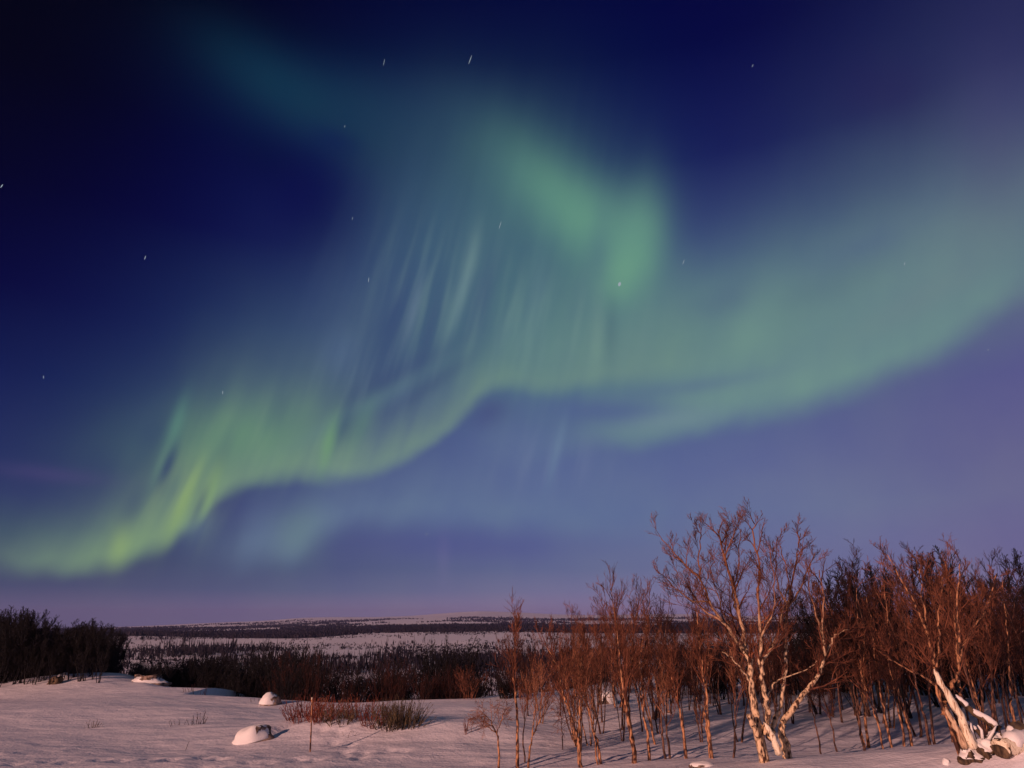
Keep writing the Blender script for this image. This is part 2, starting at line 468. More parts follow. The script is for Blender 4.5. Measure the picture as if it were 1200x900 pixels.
nt.links.new(bp1.outputs[0], bp2.inputs['Normal']); nt.links.new(bp2.outputs[0], b.inputs['Normal'])

def bark(name, pale, dark, scale=26, lo=0.45, hi=0.58, stretch=(1, 1, 0.45)):
    m, nt, b = mat(name, pale, 0.7)
    n, src = noise_mix(nt, b, dark, pale, scale, lo, hi, mapping=stretch)
    bp = nd(nt, 'ShaderNodeBump'); bp.inputs['Strength'].default_value = 0.6; bp.inputs['Distance'].default_value = 0.01
    nt.links.new(n.outputs[0], bp.inputs['Height']); nt.links.new(bp.outputs[0], b.inputs['Normal'])
    return m
M_BIRCH = bark('birch_bark', (0.78, 0.56, 0.34), (0.06, 0.025, 0.015), 16, 0.40, 0.56)
# young upper limbs of a birch are browner than its old lower stems
_nt = M_BIRCH.node_tree; _b = _nt.nodes['Principled BSDF']; _src = _b.inputs['Base Color'].links[0].from_socket
_tc = _nt.nodes.new('ShaderNodeTexCoord'); _sp = _nt.nodes.new('ShaderNodeSeparateXYZ'); _nt.links.new(_tc.outputs['Object'], _sp.inputs[0])
_mr = _nt.nodes.new('ShaderNodeMapRange'); _mr.interpolation_type = 'SMOOTHSTEP'; _mr.inputs[1].default_value = 2.0; _mr.inputs[2].default_value = 4.3; _nt.links.new(_sp.outputs[2], _mr.inputs[0])
_mx = _nt.nodes.new('ShaderNodeMix'); _mx.data_type = 'RGBA'; _nt.links.new(_mr.outputs[0], _mx.inputs[0]); _nt.links.new(_src, _mx.inputs[6]); _mx.inputs[7].default_value = (.26, .11, .06, 1)
_nt.links.new(_mx.outputs[2], _b.inputs['Base Color'])
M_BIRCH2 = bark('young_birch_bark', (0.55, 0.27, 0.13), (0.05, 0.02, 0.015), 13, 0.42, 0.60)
M_BIRCH3 = bark('shaded_birch_bark', (0.18, 0.09, 0.06), (0.03, 0.012, 0.01), 13, 0.42, 0.60)  # darker copy of the young bark, shade put into its colour
M_TWIG = bark('birch_twigs', (0.29, 0.105, 0.055), (0.06, 0.018, 0.011), 5, 0.40, 0.62)
M_TWIGP = bark('pale_birch_twigs', (0.44, 0.20, 0.11), (0.16, 0.055, 0.03), 5, 0.40, 0.62)
M_TWIGD = bark('dark_twigs', (0.075, 0.020, 0.012), (0.013, 0.004, 0.004), 4, 0.40, 0.66)  # birch twigs darkened for the light falling off; also colours dry grass
M_BLACK = bark('unlit_thicket_wood', (0.012, 0.008, 0.010), (0.004, 0.003, 0.004), 4, 0.40, 0.66)  # near-black wood colour stands in for light not reaching the trees
M_RED = bark('willow_twigs', (0.30, 0.075, 0.04), (0.10, 0.025, 0.02), 4, 0.40, 0.66)
M_OLIVE = bark('grey_willow_twigs', (0.17, 0.12, 0.06), (0.05, 0.035, 0.03), 4, 0.40, 0.66)
M_WOOD = bark('bare_wood', (0.90, 0.80, 0.60), (0.34, 0.20, 0.11), 9, 0.34, 0.50, (3, 3, 0.28))
M_WOOD2 = bark('weathered_wood', (0.66, 0.47, 0.30), (0.20, 0.10, 0.06), 9, 0.34, 0.55, (3, 3, 0.28))
M_LOG = bark('dead_bark', (0.14, 0.09, 0.05), (0.03, 0.018, 0.012), 9, 0.40, 0.62)
M_ROCK = bark('boulder_stone', (0.36, 0.26, 0.20), (0.08, 0.05, 0.04), 4.5, 0.42, 0.6, (1, 1, 1))
M_CAP = mat('snow_cap', (0.86, 0.84, 0.82), 0.6)[0]
M_SPRUCE = bark('far_birch_scrub', (0.022, 0.018, 0.035), (0.012, 0.010, 0.020), 0.02, 0.40, 0.60, (1, 1, 1))

# ------------------------------------------------------------------ ground sheet
def axis(inner, outer, step, grow):
    a = list(np.arange(inner[0], inner[1] + 1e-6, step)); s = step
    while a[-1] < outer[1]: s *= grow; a.append(a[-1] + s)
    s = step; lowl = []
    v = inner[0]
    while v > outer[0]: s *= grow; v -= s; lowl.append(v)
    return np.array(lowl[::-1] + a)
XS = axis((-24, 22), (-11000, 11000), 0.16, 1.05)
YS = axis((9, 56), (-600, 11000), 0.16, 1.022)
gx, gy = np.meshgrid(XS, YS)
gzv = gz(gx, gy)
# trodden, wind-crusted snow close to the camera
near = (1 - sstep(24, 30, gy))
gzv = gzv + near * 0.075 * np.maximum(0, fbm(gx * 1.1, gy * 2.2, 3) - .15) * (0.6 + 0.4 * vnoise(gx * .25, gy * .4))
for tx, ty, dx, dy, cnt in ((-9.6, 21.5, .62, .30, 11), (-14.5, 22.6, .70, .12, 9), (-4.5, 23.5, -.35, .62, 9)):   # old footprints
    for k in range(cnt):
        fx = tx + dx * k + (.16 if k % 2 else -.16) * dy / .7; fy = ty + dy * k + (.16 if k % 2 else -.16)
        gzv = gzv - .13 * np.exp(-((gx - fx) / .16) ** 2 - ((gy - fy) / .22) ** 2)
gzv = gzv + (1 - sstep(30, 44, gy)) * .03 * np.maximum(0, vnoise(gx * .5 + 3, gy * 2.2)) * sstep(.0, .5, vnoise(gx * .11, gy * .16) + .3)
nxn, nyn = len(XS), len(YS)
me = bpy.data.meshes.new('ground')
co = np.stack([gx.ravel(), gy.ravel(), gzv.ravel()], 1).astype(np.float32)
idx = np.arange(nxn * nyn).reshape(nyn, nxn)
q = np.stack([idx[:-1, :-1].ravel(), idx[:-1, 1:].ravel(), idx[1:, 1:].ravel(), idx[1:, :-1].ravel()], 1).astype(np.int32)
me.vertices.add(len(co)); me.vertices.foreach_set('co', co.ravel())
me.loops.add(q.size); me.loops.foreach_set('vertex_index', q.ravel())
me.polygons.add(len(q)); me.polygons.foreach_set('loop_start', np.arange(0, q.size, 4, dtype=np.int32)); me.polygons.foreach_set('loop_total', np.full(len(q), 4, dtype=np.int32))
me.update(calc_edges=True); me.polygons.foreach_set('use_smooth', np.ones(len(q), bool))
me.materials.append(M_SNOW)
g = bpy.data.objects.new('ground', me); COL.objects.link(g); g['kind'] = 'structure'
# ------------------------------------------------------------------ branch meshes
class Tubes:
    def __init__(s): s.v = []; s.f = []
    def add(s, pts, radii, sides=5, cap=True, rough=0.0, rng=None):
        n = len(pts); base = len(s.v)
        up = Vector((0.13, 0.21, 0.97))
        for i, p in enumerate(pts):
            t = (pts[min(i+1, n-1)] - pts[max(i-1, 0)])
            if t.length < 1e-7: t = Vector((0, 0, 1))
            t.normalize()
            a = t.cross(up if abs(t.dot(up)) < 0.95 else Vector((1, 0, 0))).normalized(); b = t.cross(a)
            for k in range(sides):
                an = 2 * math.pi * k / sides
                r = radii[i] * (1 + (rng.uniform(-rough, rough) if rng and rough else 0))
                s.v.append(p + a * (math.cos(an) * r) + b * (math.sin(an) * r))
        for i in range(n - 1):
            for k in range(sides):
                k2 = (k + 1) % sides
                s.f.append((base + i*sides + k, base + i*sides + k2, base + (i+1)*sides + k2, base + (i+1)*sides + k))
        if cap:
            s.f.append(tuple(base + k for k in range(sides))[::-1])
            s.f.append(tuple(base + (n-1)*sides + k for k in range(sides)))
    def build(s, name, m, parent=None, loc=(0,0,0)):
        if loc != (0,0,0):
            l = Vector(loc); vs = [v - l for v in s.v]
        else: vs = s.v
        return mesh_obj(name, vs, s.f, m, parent)

def walk(rng, start, d, length, n, wig, trop, out=None):
    """crooked polyline"""
    pts = [start.copy()]; d = d.normalized(); st = length / n
    for i in range(n):
        d = d + Vector((rng.gauss(0, wig), rng.gauss(0, wig), rng.gauss(0, wig * .7))) + Vector((0, 0, trop))
        d.normalize(); pts.append(pts[-1] + d * st)
    return pts
def interp(pts, t):
    f = t * (len(pts) - 1); i = min(int(f), len(pts) - 2); k = f - i
    return pts[i].lerp(pts[i+1], k), (pts[i+1] - pts[i]).normalized()
def branch_off(rng, d, lo, hi):
    ang = math.radians(rng.uniform(lo, hi))
    a = d.orthogonal().normalized(); a.rotate(__import__('mathutils').Quaternion(d, rng.uniform(0, 2*math.pi)))
    return (d * math.cos(ang) + a * math.sin(ang)).normalized()
def grow(T, rng, pts, r0, length, level, P):
    """spawn side shoots along a polyline; level counts down to fine twigs"""
    if level < 0: return
    n = P['n'][level]
    n = max(1, int(round(n * rng.uniform(.8, 1.2))))
    t0 = P['t0'][level]
    for i in range(n):
        t = t0 + (1 - t0) * ((i + rng.uniform(0, 1)) / n)
        p, d = interp(pts, min(t, .99))
        lo, hi = P['ang'][level]
        dd = branch_off(rng, d, lo, hi)
        if P.get('upbias'): dd = (dd + Vector((0, 0, P['upbias']))).normalized()
        ln = length * P['len'][level] * (1 - 0.55 * t) * rng.uniform(.65, 1.25)
        rr = max(P['rmin'], r0 * P['rr'][level] * (1 - .5 * t))
        seg = 5 if level > 0 else 3
        q = walk(rng, p, dd, ln, seg, P['wig'], P['trop'][level])
        rad = [rr + (P['rmin'] * .6 - rr) * (k / seg) ** .8 for k in range(seg + 1)]
        T.add(q, rad, 5 if rr > .02 else 3, cap=False)
        grow(T, rng, q, rr, ln, level - 1, P)
P_BIRCH = dict(n=[5, 7, 9], t0=[.12, .15, .25], ang=[(20, 50), (25, 55), (28, 55)], len=[.62, .62, .42], rr=[.55, .55, .45], wig=.16, trop=[.03, .06, .10], rmin=.0042, upbias=.25)

def auto_tree(seed, H, r, mats, P=P_BIRCH, stems=1, lean=(0, 0), t0=.25, nb=12, spread=.0, wig=.05):
    """generic small birch standing at the origin; returns trunk and crown tubes"""
    rng = random.Random(seed); T = Tubes(); C = Tubes()
    P = dict(P); P['t0'] = list(P['t0']); P['t0'][2] = t0; P['n'] = list(P['n']); P['n'][2] = nb
    for s in range(stems):
        a = rng.uniform(0, 6.28); sp = spread * rng.uniform(.5, 1.2) if stems > 1 else 0
        d = Vector((lean[0] + math.cos(a) * sp, lean[1] + math.sin(a) * sp, 1))
        h = H * rng.uniform(.8, 1.0) if s else H
        st = Vector((math.cos(a) * .08 * (s > 0), math.sin(a) * .08 * (s > 0), -.35))
        pts = walk(rng, st, d, h + .35, 10, wig, .03)
        rr = r * (rng.uniform(.6, .9) if s else 1)
        T.add(pts, [rr * (1.25 if i == 0 else 1) * (1 - .88 * (i / 10) ** .9) for i in range(11)], 7)
        grow(C, rng, pts, rr, h, 2, P)
    return T, C
TREE_SEQ = []
def make_tree(name, label, cat, T, C, mt, mc, loc, group=None):
    e = empty(name, loc, label, cat, group)
    T.build('trunk', mt, e); C.build('crown', mc, e)
    return e

def px_tree(label, base, stems, Y, seed, mt, mc, nb=7, blen=1.4, P=P_BIRCH, group=None, trop=None, name='birch_tree', t0=.3, extra=None, snow=None):
    """birch whose stems follow traced outlines. stems: (points in photo pixels, base radius, tip radius, depth drift, side branches, side length)"""
    rng = random.Random(seed)
    b = at(base[0], base[1], Y); gzb = ground(b.x, b.y)
    e = empty(name, (b.x, b.y, gzb), label, 'birch tree' if 'birch' in name else 'tree', group)
    T = Tubes(); C = Tubes()
    for st in stems:
        pts_px, r0, r1, dy, n_side, l_side = st[:6]
        y0 = st[6] if len(st) > 6 else 0
        k = len(pts_px); pts = []
        for i, (x, y) in enumerate(pts_px):
            pts.append(at(x, y, Y + y0 + dy * i / max(1, k - 1)))
        if len(st) > 7 and st[7]:     # rooted in the ground
            pts[0] = Vector((pts[0].x, pts[0].y, min(pts[0].z, gzb) - .35))
        # refine with small crookedness
        fine = []
        for i in range(k - 1):
            m = 4
            for j in range(m):
                p = pts[i].lerp(pts[i+1], j / m)
                if j: p = p + Vector((rng.gauss(0, .018), rng.gauss(0, .018), rng.gauss(0, .012)))
                fine.append(p)
        fine.append(pts[-1])
        n = len(fine)
        rad = [(r0 + (r1 - r0) * (i / (n - 1)) ** .6) * rng.uniform(.93, 1.07) for i in range(n)]
        T.add(fine, rad, 9 if r0 > .05 else 6, rough=.06, rng=rng)
        PP = dict(P); PP['n'] = list(PP['n']); PP['n'][2] = n_side if P.get('L2') else int(n_side * 1.35); PP['t0'] = list(PP['t0']); PP['t0'][2] = t0 if len(st) < 9 else st[8]; PP['len'] = list(PP['len']); PP['len'][2] = P.get('L2', 1.5)
        if n_side: grow(C, rng, fine, max(r0 * .8, .02), l_side, 2, PP)
    loc = Vector((b.x, b.y, gzb))
    T.v = [v - loc for v in T.v]; C.v = [v - loc for v in C.v]
    T.build('trunk', mt, e)
    if C.v: C.build('crown', mc, e)
    return e
# ------------------------------------------------------------------ the large many-stemmed birch
P_BIG = dict(L2=1.2, n=[6, 7, 9], t0=[.12, .14, .2], ang=[(16, 48), (20, 50), (20, 58)], len=[.6, .66, 1.35], rr=[.5, .5, .40], wig=.15, trop=[.03, .05, .07], rmin=.0046, upbias=.15)
big = px_tree('large white-barked birch with crooked stems and a wide bare crown, tallest in the picture', (903, 889), [
    ([(898,889),(890,863),(886,838),(881,808),(879,779),(874,761),(866,717),(857,680),(846,643),(841,620)], .15, .012, .9, 15, 1.25, 0, 1, .42),
    ([(896,891),(890,868),(882,850),(877,838)], .11, .05, -.2, 0, 0, 0, 1),
    ([(875,765),(861,748),(846,728),(832,706),(821,680),(797,655),(775,632)], .065, .010, -1.0, 12, 1.1, .45, 0, .15),
    ([(896,860),(900,845),(898,819),(892,794),(890,775),(892,746),(888,700),(890,662),(882,622),(884,614)], .10, .011, -.6, 14, 1.15, .1, 0, .35),
    ([(891,778),(898,768),(905,760),(911,742),(918,712),(924,680),(915,640)], .055, .010, .7, 9, 1.0, -.2, 0, .2),
    ([(901,866),(907,849),(916,819),(921,786),(920,748),(923,709),(930,672),(936,640),(938,625)], .085, .012, 1.4, 12, 1.0, .2, 0, .35),
    ([(923,712),(938,690),(948,665),(955,648)], .035, .010, .3, 6, .8, 1.2, 0, .2),
    ([(925,889),(921,878),(916,857),(919,843),(938,819),(950,803),(960,790),(967,768),(964,742),(966,700),(960,668)], .135, .012, .8, 12, 1.1, .2, 1, .45),
    ([(967,768),(975,748),(984,742),(994,738)], .03, .010, .2, 5, .9, 1.0, 0, .2),
    ([(898,818),(905,803),(916,795),(945,785),(960,772)], .028, .009, .5, 5, .5, .1, 0, .3),
    ([(866,720),(858,700),(866,660),(868,620)], .045, .010, .5, 9, 1.0, .7, 0, .15),
    ([(880,800),(868,782),(858,770),(846,764)], .028, .008, -.4, 5, .8, .3, 0, .3),
    ([(857,682),(850,650),(862,620),(860,616)], .03, .007, -.8, 8, .9, .8, 0, .15),
    ([(846,728),(826,716),(808,690),(792,668)], .03, .007, .8, 8, .9, 0, 0, .15),
    ([(821,680),(818,655),(822,628),(818,622)], .028, .007, .5, 8, .8, -.2, 0, .15),
    ([(832,706),(812,705),(792,690),(776,672)], .025, .007, -.5, 7, .7, 0, 0, .2),
    ([(892,746),(906,715),(908,680),(902,640)], .03, .007, -.9, 9, .9, -.3, 0, .15),
    ([(923,709),(912,690),(908,655),(912,628)], .026, .007, .3, 8, .8, 1, 0, .15),
    ([(879,779),(862,745),(848,720),(838,690),(830,655)], .034, .007, 1.0, 9, .9, .2, 0, .3),
    ([(964,742),(955,715),(948,690),(950,660)], .03, .007, -.4, 8, .8, .9, 0, .2),
], 18.2, 11, M_BIRCH, M_TWIG, P=P_BIG, t0=.3)
# torn pale heartwood at its foot
rng = random.Random(5)
def wood_strip(pts, w, parent, name='torn_wood', m=None):
    T = Tubes(); n = len(pts); fine = []
    for i in range(n - 1):
        for j in range(3): fine.append(pts[i].lerp(pts[i+1], j / 3))
    fine.append(pts[-1]); k = len(fine)
    fine = [p_ + Vector((rng.gauss(0, .012), rng.gauss(0, .012), 0)) for p_ in fine]
    T.add(fine, [(.15 if i == 0 else 1) * (w[0] + (w[1] - w[0]) * (i / (k - 1))) for i in range(k)], 7, rough=.28, rng=rng)
    l = parent.location; T.v = [v - l for v in T.v]
    return T.build(name, m or M_WOOD, parent)
wood_strip([at(895,846,18.1), at(901,856,18.0), at(908,868,17.9), at(914,884,17.9)], (.04, .09), big)

# ------------------------------------------------------------------ the broken birch with its stripped trunk
brk = px_tree('storm-broken birch with stripped pale trunk and upright side stems on the snow bank', (1130, 872), [
    ([(1128,878),(1118,850),(1107,827),(1101,808),(1097,787),(1091,760),(1086,735),(1083,710),(1078,680),(1074,655)], .085, .011, .8, 12, 1.0, .1, 1, .4),
    ([(1088,745),(1080,725),(1073,710),(1062,690),(1050,668),(1040,650)], .035, .009, -.5, 8, .9, .5, 0, .2),
    ([(1097,782),(1100,760),(1100,727),(1104,690),(1108,655)], .035, .009, .4, 8, .9, .4, 0, .25),
    ([(1106,838),(1108,818),(1112,808),(1119,797),(1124,785),(1124,757),(1122,730),(1122,690),(1126,655)], .075, .010, .5, 10, 1.0, 0, 0, .4),
    ([(1124,775),(1131,752),(1138,742),(1150,724),(1160,700),(1168,672)], .04, .009, .5, 9, 1.0, .3, 0, .3),
    ([(1126,818),(1124,798),(1124,775),(1120,742),(1117,712),(1112,690)], .045, .010, .9, 8, .9, .4, 0, .35),
    ([(1100,805),(1086,795),(1070,788),(1048,775),(1030,763)], .035, .008, -.6, 7, .7, .1, 0, .3),
    ([(1124,862),(1112,845),(1098,812),(1096,800)], .055, .02, .1, 0, 0, -.1, 1),
], 16.9, 21, M_BIRCH2, M_TWIG, P=P_BIG, t0=.3)
wood_strip([at(1095,784,16.6), at(1101,799,16.6), at(1113,817,16.55), at(1125,838,16.5), at(1133,860,16.4), at(1141,876,16.4)], (.045, .105), brk, 'stripped_trunk')
wood_strip([at(1107,828,16.5), at(1116,846,16.45), at(1125,860,16.4), at(1131,876,16.4)], (.045, .07), brk, 'split_trunk', M_WOOD2)
# dead stem with snow on it, leaning against the stump
def log_thing(label, name, pts, w, mat_, capw=None, sides=9, seg_caps=None):
    b = pts[-1]; e = empty(name, (b.x, b.y, ground(b.x, b.y)), label, 'log')
    T = Tubes(); n = len(pts); fine = []
    for i in range(n - 1):
        for j in range(4): fine.append(pts[i].lerp(pts[i+1], j / 4) + Vector((0, 0, rng.gauss(0, w[0] * .07))))
    fine.append(pts[-1]); k = len(fine)
    rad = [w[0] + (w[1] - w[0]) * (i / (k - 1)) for i in range(k)]
    T.add(fine, rad, sides, rough=.1, rng=rng)
    l = e.location; T.v = [v - l for v in T.v]; T.build('log_body', mat_, e)
    for (a, c) in (seg_caps or [(0.05, .95)]):
        S = Tubes(); f2 = []; r2 = []
        m = 9
        for i in range(m + 1):
            t = a + (c - a) * i / m; p, _ = interp(fine, t); ri = w[0] + (w[1] - w[0]) * t
            rc = ri * (.98 if 0 < i < m else .45) * rng.uniform(.85, 1.05)
            f2.append(p + Vector((-.10 * ri, -.25 * ri, ri * .62))); r2.append(rc)
        S.add(f2, r2, 8, rough=.12, rng=rng); S.v = [v - l for v in S.v]; S.build('snow_cap', M_CAP, e)
    return e
log_thing('snow-topped dead stem sloping down from the broken birch to the right', 'fallen_log',
    [at(1112,812,17.0), at(1126,822,16.95), at(1142,836,16.9), at(1158,845,16.8), at(1171,855,16.7)], (.05, .085), M_LOG, seg_caps=[(.12, .38), (.44, .97)])
log_thing('short dark broken branch crossing the snowy stump beside the broken birch', 'fallen_branch',
    [at(1126,842,16.7), at(1136,850,16.7), at(1147,858,16.65), at(1153,866,16.6)], (.04, .05), M_LOG, seg_caps=[(.2, .6)])

# lumps of stone, roots and snow
def lump(label, name, cat, px, py, Y, sx, sy, sz, seed, body, cap=None, cap_h=.25, sub=(26, 16), rot=0, jag=.16, cap_xy=(0, 0), cap_sc=.97, body_name='stone', lift=0.0, tilt=0.0):
    p = at(px, py, Y); gzb = ground(p.x, p.y)
    e = empty(name, (p.x, p.y, gzb + lift), label, cat)
    def shell(scale, zmin, seed_, dxy=(0, 0), jg=jag, smooth_=True, dz=0):
        vs = []; fs = []; nu, nv = sub
        for j in range(nv + 1):
            th = math.pi * j / nv
            for i in range(nu):
                ph = 2 * math.pi * i / nu
                d = Vector((math.sin(th) * math.cos(ph), math.sin(th) * math.sin(ph), math.cos(th)))
                k = 1 + jg * noise.noise(d * 1.6 + Vector((seed_, 0, 0))) * 1.6 + jg * .5 * noise.noise(d * 4 + Vector((0, seed_, 0)))
                d = d * k
                z = max(d.z, zmin)
                x, y = d.x * sx * scale, d.y * sy * scale
                x, y = x * math.cos(rot) - y * math.sin(rot), x * math.sin(rot) + y * math.cos(rot)
                vs.append(Vector((x + dxy[0], y + dxy[1], z * sz * scale + dz + tilt * x)))
        for j in range(nv):
            for i in range(nu):
                a = j * nu + i; b_ = j * nu + (i + 1) % nu
                fs.append((a, a + nu, b_ + nu, b_))
        return vs, fs
    v, f = shell(1.0, -.6, seed); mesh_obj(body_name, v, f, body, e)
    if cap:
        v, f = shell(cap_sc, -.05, seed, cap_xy, jag * .6, dz=cap_h); mesh_obj('snow_cap', v, f, cap, e)
    return e
wl = log_thing('thick snow-covered log with a dark hollow end in the bottom right corner', 'snowy_log',
    [at(1215,868,16.4), at(1200,870,16.3), at(1186,873,16.2), at(1172,878,16.1)], (.16, .19), M_WOOD, seg_caps=[(.05, .80)])
T = Tubes(); a = at(1172,878,16.1) - wl.location; d_ = (at(1172,878,16.1) - at(1200,870,16.3)).normalized()
T.add([a - d_ * .06, a + d_ * .02, a + d_ * .035], [.20, .17, .05], 10, rough=.12, rng=rng); T.build('hollow_end', M_LOG, wl)
lump('mossy dark root lump behind the thick snow-covered log', 'mossy_stump', 'stump', 1196, 866, 17.0, .26, .22, .34, 8.0, M_OLIVE, M_CAP, .10, cap_xy=(-.16, 0), cap_sc=.5, body_name='root_plate')
lump('splintered snowy stump foot under the stripped trunk', 'snowy_stump', 'stump', 1136, 874, 16.5, .24, .20, .22, 5.0, M_LOG, M_CAP, .035, jag=.5, cap_sc=.97, body_name='root_plate')
lump('ragged snowy root between the stripped trunk and the thick log', 'snowy_root', 'root', 1153, 874, 16.5, .24, .22, .30, 25.0, M_LOG, M_CAP, .04, jag=.55, cap_sc=.96, body_name='root_plate')
lump('small snowy root end touching the hollow end of the thick log', 'snowy_root', 'root', 1167, 872, 16.7, .18, .2, .24, 31.0, M_LOG, M_CAP, .03, jag=.5, cap_sc=.97, body_name='root_plate')
for lab, pp in (('snow-dusted splinter standing up beside the stripped trunk', [(1142,868),(1139,856),(1138,848)]), ('short forked splinter standing between the snowy roots', [(1152,866),(1150,856),(1146,850)]), ('dark splinter leaning right under the fallen stem', [(1158,868),(1164,858),(1168,850)])):
    b_ = at(*pp[0], 16.6); e = empty('splinter', tuple(b_), lab, 'wood splinter')
    T = Tubes(); T.add([at(x_, y_, 16.6) - b_ for x_, y_ in pp], [.05, .035, .012], 6, rough=.2, rng=rng); T.build('wood', M_LOG, e)
    T = Tubes(); T.add([at(x_, y_, 16.55) - b_ + Vector((-.015, -.02, .01)) for x_, y_ in pp], [.035, .03, .012], 6, rough=.2, rng=rng); T.build('snow_cap', M_CAP, e)
lump('small snow lump on the bank left of the broken birch', 'snow_lump', 'snow lump', 1105, 874, 16.6, .08, .08, .10, 6.0, M_CAP, body_name='snow')
lump('low snow-covered stone on the bank to the left of the large birch', 'snowy_stone', 'stone', 823, 893, 18.6, .30, .2, .10, 7.0, M_ROCK, M_CAP, .03)
lump('larger pale boulder domed with snow in the open snowfield, hollow beside it', 'snowy_boulder', 'boulder', 296, 866, 26.6, .66, .5, .54, 2.2, M_ROCK, M_CAP, .03, rot=.1, cap_xy=(-.05, -.05), cap_sc=.995, jag=.2, tilt=.22)
lump('smaller snow-capped boulder with a dark right side at the far side of the snowfield', 'snowy_boulder', 'boulder', 318, 823, 37.5, .46, .45, .50, 4.2, M_ROCK, M_CAP, .06, cap_xy=(-.10, -.06), cap_sc=.97, jag=.16)
lump('snow-covered boulder seen between the thin birches on the right of centre', 'snowy_boulder', 'boulder', 712, 833, 36.0, .55, .45, .56, 9.2, M_ROCK, M_CAP, .05, cap_sc=.98, jag=.2)
lump('rough snow-crusted stone at the right end of the low mound before the left wood', 'snowy_stone', 'stone', 172, 804, 49.0, 1.2, .6, .42, 12.2, M_ROCK, M_CAP, .02, jag=.45, cap_sc=.99)
lump('small dark brown stump on the snow under the left wood', 'tree_stump', 'stump', 64, 806, 47.5, .42, .3, .42, 14.2, M_LOG, jag=.5, body_name='root_plate')
lump('pale snow lump beside the dark stump under the left wood', 'snow_lump', 'snow lump', 73, 802, 49.0, .5, .4, .3, 15.2, M_CAP, jag=.3, body_name='snow')

# thin measuring stake
p = at(364, 880, 24.6); gp = ground(p.x, p.y)
e = empty('wooden_stake', (p.x, p.y, gp), 'thin pale wooden stake standing in the snow before the willow shrubs', 'stake')
top = at(365.5, 819, 24.5)
T = Tubes(); a0 = Vector((0, 0, -.3)); a1 = top - Vector((p.x, p.y, gp))
T.add([a0, a0.lerp(a1, .5) + Vector((.012, 0, 0)), a1], [.026, .023, .018], 8)
T.build('stick', M_BIRCH2, e)
T = Tubes(); T.add([a1 + Vector((0, 0, -.02)), a1 + Vector((0, 0, .05))], [.024, .014], 8); T.build('pointed_tip', M_WOOD, e)

